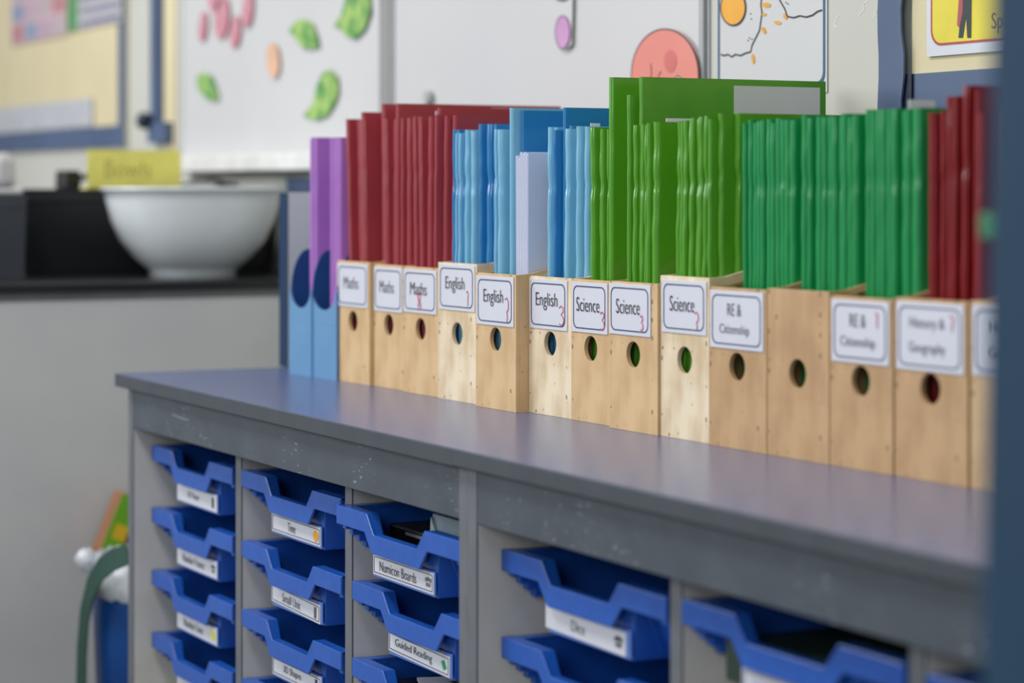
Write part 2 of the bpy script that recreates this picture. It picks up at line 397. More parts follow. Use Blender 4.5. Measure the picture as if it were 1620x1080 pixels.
tray(C[4], YT, ROW[0]+.002, 'large-looking blurred blue tray in the second column of the right unit', 'Art', None)
tray(C[5], YT, ROW[0], 'blurred blue tray in the bottom right corner beside the dark post', 'Paint', None)

# contents of trays
M_acr = mat('grey_acrylic', srgb(112, 132, 136), .15, srgb(104, 124, 130), 10, coat=.3)
def content(name, lab, cat, loc, rz, builder):
    r = empty(name, loc, rz); tag(r, lab, cat); builder(r); return r
tx, tz = -2.4895, ROW[0]
content('black_case', 'flat black case lying in the Numicon Boards tray', 'case', (tx+.034, .055, tz-.066), 0,
    lambda r: (bx('shell', 0, .15, 0, .30, 0, .047, M_black, r, bevel=.003), bx('clasp', .05, .12, -.002, .001, .040, .043, M_alu, r)))
def wedge(r):
    bm = bmesh.new(); prism_xz(bm, [(0, 0), (.085, 0), (.085, .071), (.01, .071)], 0, .16); finish('shell', bm, M_acr, r, bevel=.001)
    bm = bmesh.new(); prism_xz(bm, [(.004, .003), (.06, .003), (.011, .067)], -.0025, 0); finish('front_panel', bm, mat('pale_acrylic', srgb(150, 168, 170), .2), r)
content('acrylic_stand', 'grey clear plastic stand poking out of the Numicon Boards tray', 'plastic stand', (tx+.150, .050, tz-.064), 0, wedge)
tz = ROW[2]
def card5(r):
    c = bx('sheet', 0, .13, 0, .09, 0, .003, M_paper, r)
    c.name = 'sheet'
    t = text_on(r, 'numeral', '5', 0, 0, .022, .05, 0, M_ink); t.rotation_euler = (-math.pi/2, 0, .6); t.location = (.040, .035, .0038)
    bm = bmesh.new(); lathe(bm, [(.0, .0033), (.013, .0033), (.013, .0036), (0, .0036)], 20, (.085, .035)); finish('spot', bm, M_green_p, r)
content('number_card', 'white card with a black 5 and a green spot, in the tray below Guided Reading', 'card', (C[2]+.092, .062, tz-.012), -.32, card5)
content('black_booklet', 'stack of black booklets under the white number card in the tray', 'booklets', (C[2]+.03, .06, tz-.066), 0,
    lambda r: (bx('cover', 0, .25, 0, .25, 0, .040, M_black, r, bevel=.001), bx('pages', .002, .248, .001, .249, .0402, .0440, M_black, r)))
content('green_folder', 'dark green folder lying in the large blurred tray', 'folder', (C[4]+.03, .05, ROW[0]-.064), 0,
    lambda r: (bx('cover', 0, .25, 0, .3, 0, .036, mat('deep_green', srgb(34, 60, 44), .5), r, bevel=.001),))

# ------------------------------------------------------------------ wooden file boxes
RZ = math.radians(1.4)
def plate_hole(bm, w, h, cx, cz, r, t, n=28):
    corners = [math.atan2(z-cz, x-cx) % (2*math.pi) for x, z in ((w, 0), (w, h), (0, h), (0, 0))]
    angs = sorted([2*math.pi*k/n for k in range(n)] + corners)
    outer, inner = [], []
    for a in angs:
        c, s = math.cos(a), math.sin(a)
        tx = ((w-cx)/c if c > 1e-9 else (-cx/c if c < -1e-9 else 1e9)); tz = ((h-cz)/s if s > 1e-9 else (-cz/s if s < -1e-9 else 1e9))
        k = min(tx, tz); outer.append((cx+c*k, cz+s*k)); inner.append((cx+c*r, cz+s*r))
    ring_xz(bm, outer, inner, 0, t)
def digit_mesh(parent, s, cx, cz, w, h):
    G = {'3': [(-.4, .38), (-.1, .5), (.3, .42), (.35, .22), (-.05, .05), (.4, -.1), (.45, -.32), (.1, -.5), (-.4, -.42)],
         '1': [(-.4, .4), (0, .5), (.3, .3), (.1, -.1), (.2, -.5)],
         '?': [(-.5, .42), (.0, .5), (.35, .3), (.3, .05), (-.05, -.1), (.1, -.28), (.0, -.5)],
         '8': [(.2, .45), (-.3, .35), (-.2, .1), (.35, -.1), (.3, -.4), (-.2, -.48), (-.35, -.2), (.2, .1), (.35, .35), (.0, .5), (-.4, .2), (.1, -.3)]}[s]
    line_on(parent, 'pen_numeral', [(cx+x*w, cz+z*h) for x, z in G], .0011, -.0019, M_red_ink)
def file_box(x0, x1, Y, h, wm, lab, label, hole_z=.081, lines=None, ltop=None, lh=.057, lw=None, lx=.004, num=None, ink=None):
    w = x1 - x0
    r = empty('magazine_file', (x0, Y, TOPZ), RZ)
    tag(r, lab, 'magazine file', 'wooden magazine files in a row on the worktop')
    bm = bmesh.new(); plate_hole(bm, w, h, w*.5, hole_z, .0138, .005); finish('front_panel', bm, wm, r, bevel=.0004)
    pr = [(0.005, 0), (.268, 0), (.268, h+.15), (.24, h+.148), (.19, h+.118), (.13, h+.070), (.08, h+.028), (.045, h+.007), (.02, h+.001), (.005, h)]
    for a, b in ((0, .0045), (w-.0045, w)):
        bm = bmesh.new(); prism_yz(bm, pr, a, b); finish('side_panel', bm, wm, r)
    bx('back_panel', .0045, w-.0045, .263, .268, 0, h+.15, wm, r)
    bx('base', .0045, w-.0045, .005, .263, 0, .005, wm, r)
    if label:
        lw = lw or w-.008; zt = ltop if ltop is not None else h-.003
        L = bx('label', lx, lx+lw, -.0012, -.0001, zt-lh, zt, M_paper, r, bevel=.0003)
        bm = bmesh.new(); g = .004
        ring_xz(bm, rrect(lx+g, lx+lw-g, zt-lh+g, zt-g, .008), rrect(lx+g+.0013, lx+lw-g-.0013, zt-lh+g+.0013, zt-g-.0013, .007), -.0016, -.0012)
        finish('border', bm, M_navy, L)
        mx = lx + lw*.47
        im = ink or M_ink
        if len(lines) == 1:
            text_on(L, 'lettering', lines[0][0], mx, zt-lh*.44 + lines[0][2] , lines[0][1]*.92, .0195 if 'g' in lines[0][0] else .0155, -.0018, im)
        else:
            for k, (s, ww) in enumerate(lines): text_on(L, 'lettering', s, mx, zt-lh*(.32+.36*k), ww, .012, -.0018, im)
        if num: digit_mesh(L, num[0], lx+num[1]*lw, zt-num[2]*lh, num[3], num[4])
    return r
def X(px, Y): return at(px, 0, Y).x
BOX = [  # px left, px right, Y, height, wood
 (533, 584, .214, .160, W_tan), (588.5, 637, .222, .158, W_tan), (637.5, 691, .2185, .158, W_tan), (693, 751.5, .218, .166, W_pale),
 (752.5, 816, .212, .157, W_tan), (834, 902.5, .231, .156, W_pale), (903, 963.5, .232, .156, W_tan), (964, 1040, .2255, .157, W_tan),
 (1042, 1119.5, .231, .166, W_pale), (1121, 1211, .230, .158, W_dark), (1212, 1310, .233, .160, W_dark), (1311, 1411, .236, .157, W_dark),
 (1413, 1530, .240, .159, W_dark), (1532, 1660, .245, .160, W_tan)]
BX = [(X(a, Y)+.0004, X(b, Y)-.0004) for a, b, Y, h, m in BOX]
for i in range(1, len(BX)):        # neighbours stand side by side, never inside each other
    lim = BX[i-1][1] - (BOX[i][2]-BOX[i-1][2])*math.tan(RZ) + .0008
    if BX[i][0] < lim:
        d = lim - BX[i][0]
        BX[i-1] = (BX[i-1][0], BX[i-1][1]-d/2); BX[i] = (BX[i][0]+d/2, BX[i][1])
names = ['wooden magazine file labelled Maths, beside the blue cardboard files',
 'wooden magazine file labelled Maths, middle one of the three Maths files',
 'wooden magazine file labelled Maths with a red scribble on its label',
 'pale wooden magazine file labelled English, just right of the Maths files',
 'wooden magazine file labelled English that stands forward, its right side showing',
 'pale wooden magazine file labelled English, the sharpest label, right of the forward one',
 'wooden magazine file labelled Science, its label overlapped by the next file',
 'wooden magazine file labelled Science, middle one of the three Science files',
 'pale wooden magazine file labelled Science, rightmost of the three Science files',
 'wooden magazine file labelled RE & Citizenship, left of the unlabelled file',
 'wooden magazine file without a label, between the two RE & Citizenship files',
 'wooden magazine file labelled RE & Citizenship, right of the unlabelled file',
 'wooden magazine file labelled History & Geography, shown whole, holding dark red books',
 'wooden magazine file labelled History & Geography, cut off by the dark post']
spec = [
 dict(lines=[('Maths', .050, 0)], ink=M_greyink), dict(lines=[('Maths', .046, 0)], ink=M_greyink), dict(lines=[('Maths', .050, 0)], num=('8', .50, .72, .012, .024), lh=.054),
 dict(lines=[('English', .054, 0)], num=('1', .82, .72, .007, .018), lh=.055, ltop=.164), dict(lines=[('English', .052, 0)], num=('?', .84, .66, .010, .028), lh=.057),
 dict(lines=[('English', .054, 0)], num=('3', .86, .70, .012, .022), lh=.056, lx=.0035, lw=.0865), dict(lines=[('Science', .054, 0)], num=('3', .87, .74, .010, .020), lx=.003, lh=.055),
 dict(lines=[('Science', .052, 0)], num=('3', .80, .74, .006, .016), lx=.001, lw=.084, lh=.054, ltop=.155), dict(lines=[('Science', .050, 0)], num=('?', .80, .74, .009, .018), lh=.054, ltop=.162),
 dict(lines=[('RE &', .024), ('Citizenship', .052)], ink=M_greyink), None,
 dict(lines=[('RE &', .024), ('Citizenship', .052)], num=('1', .80, .30, .005, .014), lh=.057, ink=M_greyink), dict(lines=[('History &', .048), ('Geography', .050)], num=('?', .84, .28, .007, .014), lh=.060, ink=M_greyink),
 dict(lines=[('History &', .048), ('Geography', .050)], lh=.060, ink=M_greyink)]
for i, (a, b, Y, h, m) in enumerate(BOX):
    s = spec[i]
    if s is None: file_box(BX[i][0], BX[i][1], Y, h, m, names[i], False)
    else:
        s.setdefault('lh', .057)
        file_box(BX[i][0], BX[i][1], Y, h, m, names[i], True, **s)

# ------------------------------------------------------------------ exercise books
ORD = ['first', 'second', 'third', 'fourth', 'fifth', 'sixth', 'seventh', 'eighth', 'ninth', 'tenth', 'eleventh', 'twelfth']
def book(name, t, depth, h, colour, wob, rnd, loc, lean, rz, lab, cat='exercise book', group=None, sticker=None, rake=0):
    r = empty(name, loc, rz); r.rotation_euler = (rake, lean, rz)
    tag(r, lab, cat, group)
    m = BOOK[colour]
    bm = bmesh.new(); N = 44; A = 6
    ct = min(.0006, t*.25); ph = rnd.uniform(0, 6.28); h1 = rnd.uniform(-.012, .012); rows = []
    sq = rnd.uniform(.75, 1.0)
    for i in range(N+1):
        z = h*i/N; q = i/N
        off = wob*(math.sin(q*9+ph)*.3 + 1.3*math.exp(-((q-.80+h1)/.022)**2) + 1.0*math.exp(-((q-.36+h1)/.022)**2) + .35*math.sin(q*31+ph*3) + .2*math.sin(q*57+ph))
        bw = wob*.3*math.sin(q*5+ph*1.7)
        ring = []
        for k in range(A+1):
            a = math.pi*(k/A)
            ring.append((t/2 - t/2*math.cos(a) + bw, (t*.55*sq)*(1-math.sin(a)) + off, z))
        outer = [(bw, depth, z)] + ring + [(t+bw, depth, z)]
        inner = [(bw+ct, depth, z)] + [(t/2+bw-(t/2-ct)*math.cos(math.pi*k/A), t*.55*sq*(1-math.sin(math.pi*k/A))+off+ct, z) for k in range(A+1)] + [(t+bw-ct, depth, z)]
        rows.append([bm.verts.new(p) for p in outer + inner[::-1]])
    n = len(rows[0])
    for a, b in zip(rows, rows[1:]):
        for k in range(n): bm.faces.new((a[k], a[(k+1) % n], b[(k+1) % n], b[k]))
    L = n//2
    for row in (rows[0], rows[-1]):
        for k in range(L-1): bm.faces.new((row[k], row[k+1], row[n-2-k], row[n-1-k]))
    cv = finish('cover', bm, m, r, smooth=True)
    e = cv.modifiers.new('es', 'EDGE_SPLIT'); e.split_angle = math.radians(50)
    pin_ = min(ct*1.4+wob*1.0, t*.42)
    bx('pages', pin_, t-pin_, t*.55+.001+wob, depth-.002, .001, h-.0025, M_pages, r)
    if sticker:
        y0, y1, z0, z1 = sticker
        bx('sticker', t+.0001, t+.0005, y0, y1, z0, z1, M_paper, r)
    return r

def fill(bi, items, h, wob, who, start=.0058, jitter=.002, pack=False, colour=None):
    """items: (thickness mm, recess mm, lean mm, colour or None, opts) from left to right inside file bi"""
    rnd = random.Random(100+bi)
    x0, x1 = BX[bi]; Y = BOX[bi][2]; inner = x1-x0-start-.0054
    n = len(items); tot = sum(it[0] for it in items)*.001
    k = min(1.0, inner/tot); gap = 0 if pack else max(0, (inner-tot)/n)
    x = start; cr, sr = math.cos(RZ), math.sin(RZ); num = 0
    for it in items:
        t = it[0]*.001*k; rec = it[1]*.001; le = it[2]*.001; c = it[3] or colour; op = it[4] if len(it) > 4 else {}
        hj = op.get('h', h + rnd.uniform(-.003, .002))
        y = .007 + rec + rnd.uniform(0, jitter)
        loc = (x0 + x*cr - y*sr, Y + y*cr + x*sr, TOPZ+.0055+max(0, t*le/hj))
        nm = op.get('name', 'exercise_book')
        if 'label' in op: lab, grp = op['label'], None
        else: lab, grp = '%s exercise book, %s spine from the left in the %s' % (c, ORD[num], who), 'exercise books in the %s' % who
        book(nm, t*.97, op.get('d', .228), hj, c, wob*op.get('w', 1), rnd, loc, math.asin(le/hj), RZ, lab, 'folder' if nm == 'tall_folder' else 'exercise book', grp, op.get('st'))
        num += 1; x += t + gap
who = ['Maths file beside the blue files', 'middle Maths file', 'Maths file with the red scribble', 'pale English file', 'forward English file', 'sharpest English file',
 'overlapped Science file', 'middle Science file', 'pale Science file', 'file left of the unlabelled one', 'unlabelled file', 'file right of the unlabelled one',
 'whole History file', 'cut-off History file']
LB, BL = 'light blue', 'blue'
def TF(h, lab, st=None, w=.3): return dict(name='tall_folder', h=h, d=.240, label=lab, st=st, w=w)
H_ = lambda h, **k: dict(h=h, **k)
fill(0, [(7, 2, -20, None, H_(.343)), (7, 17, -18, None, H_(.352)), (8, 3, -14, None, H_(.341)), (12, 1, -13, None, H_(.341)), (8, 19, -6, None, H_(.361))], .345, .0004, who[0], start=.0235, colour='red')
fill(1, [(11, 2, -12, None, H_(.341)), (7, 16, -10, None, H_(.357)), (6, 1, 1, None), (7, 1, 1, None, TF(.3590, 'tall red folder with a white sticker, rising above the red Maths books', (.136, .232, .300, .3550))),
         (6, 4, 1, None), (9, 16, 1, None), (9, 3, 0, None)], .341, .0004, who[1], start=.0150, colour='red')
fill(2, [(7, 1, -10, None), (8, 4, -10, None), (8, 19, 4, None, TF(.351, 'red folder a little taller than its neighbours, in the Maths file with the red scribble')), (9, 2, 5, None),
         (6, 6, 6, None), (6, 0, 6, None), (8, 8, 7, None), (8, 14, 7, None)], .341, .0004, who[2], start=.0160, colour='red')
fill(3, [(6, 8, 0, BL), (6, 7, 0, LB), (5, 6, 0, BL), (6, 4, 0, LB), (5, 6, 0, BL), (8, 4, 0, LB), (6, 7, 0, LB), (8, 4, 0, LB), (7, 8, 0, BL, H_(.327)), (12, 14, 0, BL, H_(.327))], .320, .0009, who[3])
fill(4, [(6, 11, 0, BL, H_(.326)), (5, 9, 0, LB), (6, 11, 0, BL), (12, 7, 0, LB), (7, 18, 0, BL), (8, 14, 0, LB, TF(.344, 'tall light blue folder rising at the left among the blue English books')),
         (6, 24, 0, BL, TF(.341, 'tall blue folder with a pale edge, behind the white papers'))], .319, .0009, who[4], pack=True)
fill(5, [(8, 12, 0, LB), (7, 15, 0, LB), (6, 8, 0, BL), (6, 17, 0, BL, TF(.342, 'tall blue folder reaching back behind the sharpest English file')), (7, 19, 2, BL), (10, 6, 5, LB), (6, 18, 5, LB), (10, 10, 5, LB), (10, 13, 5, LB)], .319, .0008, who[5])
LG = 'lime green'
fill(6, [(9, 12, -3, None), (7, 19, -3, None), (6, 17, -2, None), (6, 21, -2, None), (9, 19, 0, None, TF(.3722, 'tallest lime green folder, its bare cover standing left of the stickered one'))], .317, .0009, who[6], pack=True, colour=LG)
fill(7, [(6, 9, 0, None, TF(.350, 'narrow lime green folder between the two tallest green folders')), (7, 12, 3, None), (6, 16, 0, None, TF(.3690, 'tall lime green folder with a large white sticker on its cover', (.118, .232, .325, .362))),
         (5, 12, 4, None), (5, 11, 4, None), (5, 12, 4, None), (6, 11, 4, None), (12, 13, 4, None)], .319, .0010, who[7], pack=True, colour=LG)
fill(8, [(6, 4, 5, None), (6, 5, 5, None), (6, 4, 5, None), (6, 5, 5, None), (6, 4, 5, None), (6, 6, 5, None), (6, 4, 5, None), (6, 5, 5, None), (6, 7, 5, None), (8, 15, 3, None, H_(.326)), (9, 29, 1, None, H_(.326))], .322, .0012, who[8], colour=LG)
def row(n, base, t, seed, h0=None):
    q = random.Random(seed); return [(t+q.uniform(-1.5, 1.5), base+q.choice((0, 1, 1, 2, 2, 5)), 0, None) for k in range(n)]
fill(9, row(11, 27, 7.6, 1), .317, .0006, who[9], colour='green')
fill(10, row(11, 26, 8.2, 2), .319, .0006, who[10], colour='green')
fill(11, row(10, 25, 8.6, 3), .322, .0006, who[11], colour='green')
fill(12, [(12, 22, 0, None), (8, 26, 0, None), (8, 24, 0, None, H_(.331)), (8, 18, 5, None, H_(.331)), (10, 22, 5, None, H_(.340)), (9, 24, 5, None, H_(.336)), (9, 20, 5, None), (9, 30, 5, None)], .318, .0006, who[12], colour='dark red')
fill(13, row(8, 8, 10, 5), .322, .0006, who[13], colour='dark red')

# white loose sheets in the forward English file
def sheets():
    x0, x1 = BX[4]; Y = BOX[4][2]; w = x1-x0
    rnd = random.Random(9); x = w-.0052-.0232+.007
    for k in range(6):
        t = .0034; h = .288-.003*k if k < 2 else .292-.002*(k % 2)
        r = empty('paper_bundle', (x0+x-.012+.005, Y+.019+.0006*k, TOPZ+.0055), RZ); r.rotation_euler = (0, -.010+.012*k/5, RZ)
        tag(r, 'white paper bundle, %s sheet stack from the left in the forward English file' % ORD[k], 'papers', 'white papers in the forward English file')
        bx('sheets', 0, t*.9, 0, .215, 0, h, BOOK['white'], r)
        bx('fold', -.0001, t*.45, -.0008, .0002, .001, h-.001, mat('paper_fold', srgb(196, 202, 222), .6), r)
        x += t
sheets()

# loose papers showing on top of the books
def slip(px0, px1, py, Y, z, lab, tilt=0, m=None, th=.004, d=.05):
    a = at(px0, py, Y); b = at(px1, py, Y)
    r = bx('paper_slip', a.x, b.x, Y, Y+d, TOPZ+z, TOPZ+z+th, m or M_paper, None, bevel=.0008)
    return tag(r, lab, 'paper')

for bi, lx, rec, d, h, lab in ((2, .032, .022, .11, .3475, 'white sheet along the top of the red books, rightmost Maths file'),
        (7, .0470, .034, .055, .3245, 'white sheet edge showing above the lime books, right of the stickered folder'),
        (11, .055, .040, .03, .331, 'short white sheet sticking up among the green books, next to the dark red ones'),
        (5, .075, .030, .012, .3235, 'white slip sticking up beside the tallest lime green folder'),
        (12, .066, .030, .06, .334, 'pale sheet sticking up behind the dark red books beside the post')):
    x0, x1 = BX[bi]; Y = BOX[bi][2]
    r = empty('loose_sheet', (x0+lx, Y+.007+rec+lx*math.sin(RZ), TOPZ+.0055), RZ); tag(r, lab, 'paper'); bx('sheet', 0, .0012, 0, d, 0, h, M_paper, r)

# ------------------------------------------------------------------ blue cardboard files and the white binder
def card_file(px0, px1, Y, lab):
    x0, x1 = X(px0, Y), X(px1, Y); w = x1-x0-.0022
    r = empty('cardboard_file', (x0, Y, TOPZ), RZ); tag(r, lab, 'magazine file', 'blue cardboard magazine files')
    # front panel with a round dip
    bm = bmesh.new(); zc, zl = .100, .112
    pts = [(0, 0), (w, 0), (w, zl+.004)]
    for k in range(13):
        a = math.pi*k/12; pts.append((w/2+(w/2-.003)*math.cos(a), zl+.006-.026*math.sin(a)))
    pts.append((0, zl+.004))
    prism_xz(bm, pts, 0, .002); finish('front_panel', bm, M_bluecard, r)
    pr = [(.002, 0), (.25, 0), (.25, .30), (.22, .30), (.10, .185), (.028, .172)]
    for k in range(1, 9):
        a = math.radians(90*k/8); pr.append((.002+.026*(1-math.sin(a)), .112+.060*math.cos(a)))
    for a, b in ((0, .002), (w-.002, w)):
        bm = bmesh.new(); prism_yz(bm, pr, a, b); o = finish('side_panel', bm, M_bluecard_in, r)
    bx('back_panel', .002, w-.002, .248, .25, 0, .30, M_bluecard_in, r)
    bx('base', .002, w-.002, .002, .248, 0, .002, M_bluecard_in, r)
    bx('crease', .002, w-.002, -.0002, .0001, .072, .0735, mat('crease_blue', srgb(98, 144, 186), .6), r)
    return r, x0, w
ca, xa, wa = card_file(458, 491.5, .204, 'blue cardboard magazine file at the left end of the row, next to the white binder')
cb, xb, wb = card_file(492, 531, .208, 'blue cardboard magazine file beside the first wooden file')
rnd = random.Random(55)
for i, (x, w_, Y, tl) in enumerate(((xa, wa, .204, [7, 7, 8]), (xb, wb, .208, [7, 8, 8, 7]))):
    xx = x + w_ - .003 - sum(tl)*.001 - (0.004 if i else 0)
    for j, t in enumerate(tl):
        book('exercise_book', t*.00097, .22, .322+rnd.uniform(-.002, .002), 'purple', .0003, rnd, (xx, Y+.006+rnd.uniform(0, .003)+j*.001, TOPZ+.0025), 0.0, RZ,
             'purple exercise book, %s spine from the left in the %s blue cardboard file' % (ORD[j], ('left', 'right')[i]), group='purple books in the %s cardboard file' % ('left', 'right')[i])
        xx += t*.001
# a pale blue sheet sticking up behind the purple books
p0 = Vector((xa+.030, .300, TOPZ+.0025))
r = empty('blue_sheet', p0, RZ); tag(r, 'pale blue sheet rising behind the purple books', 'paper'); bx('sheet', 0, .0012, 0, .12, 0, .328, BOOK['light blue'], r)

r = empty('ring_binder', (X(443.5, .243), .243, TOPZ), RZ); tag(r, 'white ring binder with a dark blue spine, at the left end of the row', 'binder')
W_ = .030
bx('spine', 0, W_, -.002, .0, 0, .250, M_darkblue, r, bevel=.0008)
bx('cover', 0, .0025, 0, .235, 0, .250, M_darkblue, r); bx('cover', W_-.0025, W_, 0, .235, 0, .250, M_board, r, bevel=.0006)
bx('pages', .004, W_-.004, .012, .225, .004, .240, M_pages, r)

# ------------------------------------------------------------------ counter at the left with bowl and crates
CX = -3.75
ctz = CAM.z - .150
r = empty('counter', (CX, 0, 0)); tag(r, 'tall grey counter with a black top, behind the left end of the tray unit', 'counter')
M_counter = mat('counter_grey', srgb(196, 198, 198), .5, srgb(188, 190, 192), 5)
bx('end_panel', -.018, 0, -2.2, WALL-.004, 0.0, ctz-.028, M_counter, r)
bx('carcass', -1.3, -.019, -2.15, WALL-.008, 0.0, ctz-.030, M_counter, r)
bx('black_top', -1.32, .012, -2.25, WALL-.003, ctz-.014, ctz, M_black, r, bevel=.0015)
bx('shadow_gap_rail', -1.30, -.001, -2.2, WALL-.006, ctz-.0295, ctz-.0145, mat('rail_grey', srgb(120, 122, 124), .5), r)

bc = at_x(305, 443, -3.905); bc.z = ctz
def bowl():
    r = empty('mixing_bowl', bc); tag(r, 'large pale grey mixing bowl standing on the black counter', 'bowl')
    bm = bmesh.new()
    prof = [(0, .006), (.066, .006), (.068, 0), (.074, 0), (.073, .014), (.080, .018), (.100, .035), (.122, .062), (.137, .095), (.146, .130), (.1495, .147), (.155, .148), (.156, .152), (.150, .1535),
            (.144, .150), (.139, .125), (.128, .090), (.112, .058), (.09, .034), (.06, .018), (0, .014)]
    lathe(bm, prof, 64)
    finish('bowl_wall', bm, M_bowl, r, smooth=True)
bowl()
def sign():
    d = -4.11
    a, b = at_x(138, 297, d), at_x(286, 238, d)
    r = empty('yellow_sign', (d, (a.y+b.y)/2, CAM.z+.0)); tag(r, 'yellow card sign with faint handwriting, standing behind the bowl rim', 'sign')
    hw = (b.y-a.y)/2
    # a folded tent card standing on the lid of the black crate
    bx('card', 0, .0015, -hw, hw, .002, b.z-CAM.z, M_yellow, r)
    t = text_on(r, 'handwriting', 'Bowls', 0, 0, .085, .030, 0, mat('faint_pen', srgb(176, 170, 84), .6)); t.rotation_euler = (0, 0, math.pi/2); t.location = (.0022, -.012, .036)
    bx('foot', -.045, 0, -hw, hw, 0.0, .002, M_yellow, r)
sign()
def crate(y0, y1, x0, x1, h, lab, m=M_black, ribs=True):
    r = empty('plastic_crate', ((x0+x1)/2, (y0+y1)/2, ctz)); tag(r, lab, 'crate', 'black crates on the counter')
    hx, hy = (x1-x0)/2, (y1-y0)/2
    bm = bmesh.new()
    def loop(kx, ky, z): return [bm.verts.new((sx*kx, sy*ky, z)) for sx, sy in ((-1, -1), (1, -1), (1, 1), (-1, 1))]
    Ls = [loop(hx*.92, hy*.94, 0), loop(hx*.985, hy*.985, h-.02), loop(hx*.955, hy*.965, h-.02), loop(hx*.90, hy*.92, .004)]
    bm.faces.new(Ls[0][::-1])
    for a, b in zip(Ls, Ls[1:]):
        for k in range(4): bm.faces.new((a[k], a[(k+1)%4], b[(k+1)%4], b[k]))
    bm.faces.new(Ls[3]); finish('walls', bm, m, r, bevel=.003)
    bm = bmesh.new()
    for a0, a1, b0, b1 in ((-hx, hx, -hy, -hy*.96), (-hx, hx, hy*.96, hy), (-hx, -hx*.96, -hy, hy), (hx*.96, hx, -hy, hy)): box(bm, a0, a1, b0, b1, h-.022, h-.002)
    finish('rim', bm, m, r, bevel=.002)
    lid = bx('lid', -hx, hx, -hy, hy, h-.002, h+.001, m, r, bevel=.0008)
    return r
a = at_x(30, 430, -4.070)
crate(a.y, WALL-.006, -4.45, -4.070, .149, 'large black plastic crate behind the mixing bowl')
a2 = at_x(-60, 430, -3.95); b2 = at_x(40, 430, -3.95)
crate(a2.y, b2.y, -4.065, -3.94, .140, 'dark grey plastic crate at the left edge, in front of the black one', mat('charcoal_plastic', srgb(58, 64, 72), .5))
# small things on the crate
def on_crate(name, lab, cat, px, w, d, h, m, X0=-4.30, bev=.004, extra=None):
    p = at_x(px, 299, X0); r = empty(name, (p.x, p.y, CAM.z)); tag(r, lab, cat)
    bm = bmesh.new(); prism_yz(bm, [(-w/2, 0), (w/2, 0), (w*.42, h), (-w*.45, h)], -d/2, d/2); finish('body', bm, m, r, bevel=bev)
    if extra: extra(r)
    return r
def strap(r):
    bm = bmesh.new(); tube(bm, [(.0, .02, .020), (.0, .05, .026), (0, .08, .018), (0, .09, .006)], .006); finish('handle', bm, M_black, r, smooth=True)
on_crate('hole_punch', 'black desk tool lying on the crate, left of the yellow sign', 'desk tool', 108, .034, .06, .034, M_black, -4.30, extra=strap)
def wires():
    p = at_x(335, 297, -4.30); r = empty('wire_whisk', (p.x, p.y, CAM.z)); tag(r, 'dark wire utensils lying behind the bowl rim', 'utensils')
    bm = bmesh.new()
    tube(bm, [(0, -.075, .004), (0, -.035, .012), (0, 0, .020), (0, .03, .010), (0, .08, .016)], .0024); tube(bm, [(0.01, -.06, .010), (0.01, -.01, .015), (0.01, .06, .004)], .002)
    finish('wires', bm, M_greyink, r, smooth=True)
    bx('blade', -.006, .006, .010, .032, .0, .014, M_greyink, r, bevel=.002)
wires()
r = on_crate('paper_roll', 'white roll standing at the left edge above the dark crate', 'roll', 2, .05, .05, .064, M_board, -4.25, bev=.015)
p = at_x(10, 296, -4.0); r = empty('folded_cloth', (p.x, p.y, ctz+.141)); tag(r, 'small folded white cloth on the dark crate at the left edge', 'cloth'); bx('cloth', -.02, .02, -.05, .024, 0, .010, M_board, r, bevel=.004)

# ------------------------------------------------------------------ bin and things behind the unit's left end
M_binblue = mat('bin_blue', srgb(20, 76, 150), .35); M_bag = mat('bin_liner', srgb(214, 220, 226), .35, srgb(190, 196, 206), 30, bump=.6, coat=.3)
bp = at(254, 0, .125); rimz = .478
def waste_bin():
    r = empty('waste_bin', (bp.x, .125, 0)); tag(r, 'blue waste bin with a white liner, behind the left end of the tray unit', 'bin')
    bm = bmesh.new(); lathe(bm, [(0, .004), (.085, 0), (.100, rimz-.09), (.103, rimz-.05), (.100, rimz-.05), (.082, .01), (0, .01)], 48); finish('bin_body', bm, M_binblue, r, smooth=True)
    bm = bmesh.new(); n = 64; rings = []
    rnd = random.Random(4)
    for rr, z in ((.101, rimz-.075), (.106, rimz-.072), (.107, rimz-.056), (.104, rimz-.036), (.098, rimz-.022), (.090, rimz-.016), (.085, rimz-.045), (.080, rimz-.08)):
        rings.append([bm.verts.new(((rr+rnd.uniform(-.0025, .0025))*math.cos(2*math.pi*k/n), (rr+rnd.uniform(-.0025, .0025))*math.sin(2*math.pi*k/n), z+rnd.uniform(-.004, .004))) for k in range(n)])
    for a, b in zip(rings, rings[1:]):
        for k in range(n): bm.faces.new((a[k], a[(k+1)%n], b[(k+1)%n], b[k]))
    finish('liner', bm, M_bag, r, smooth=True)
waste_bin()
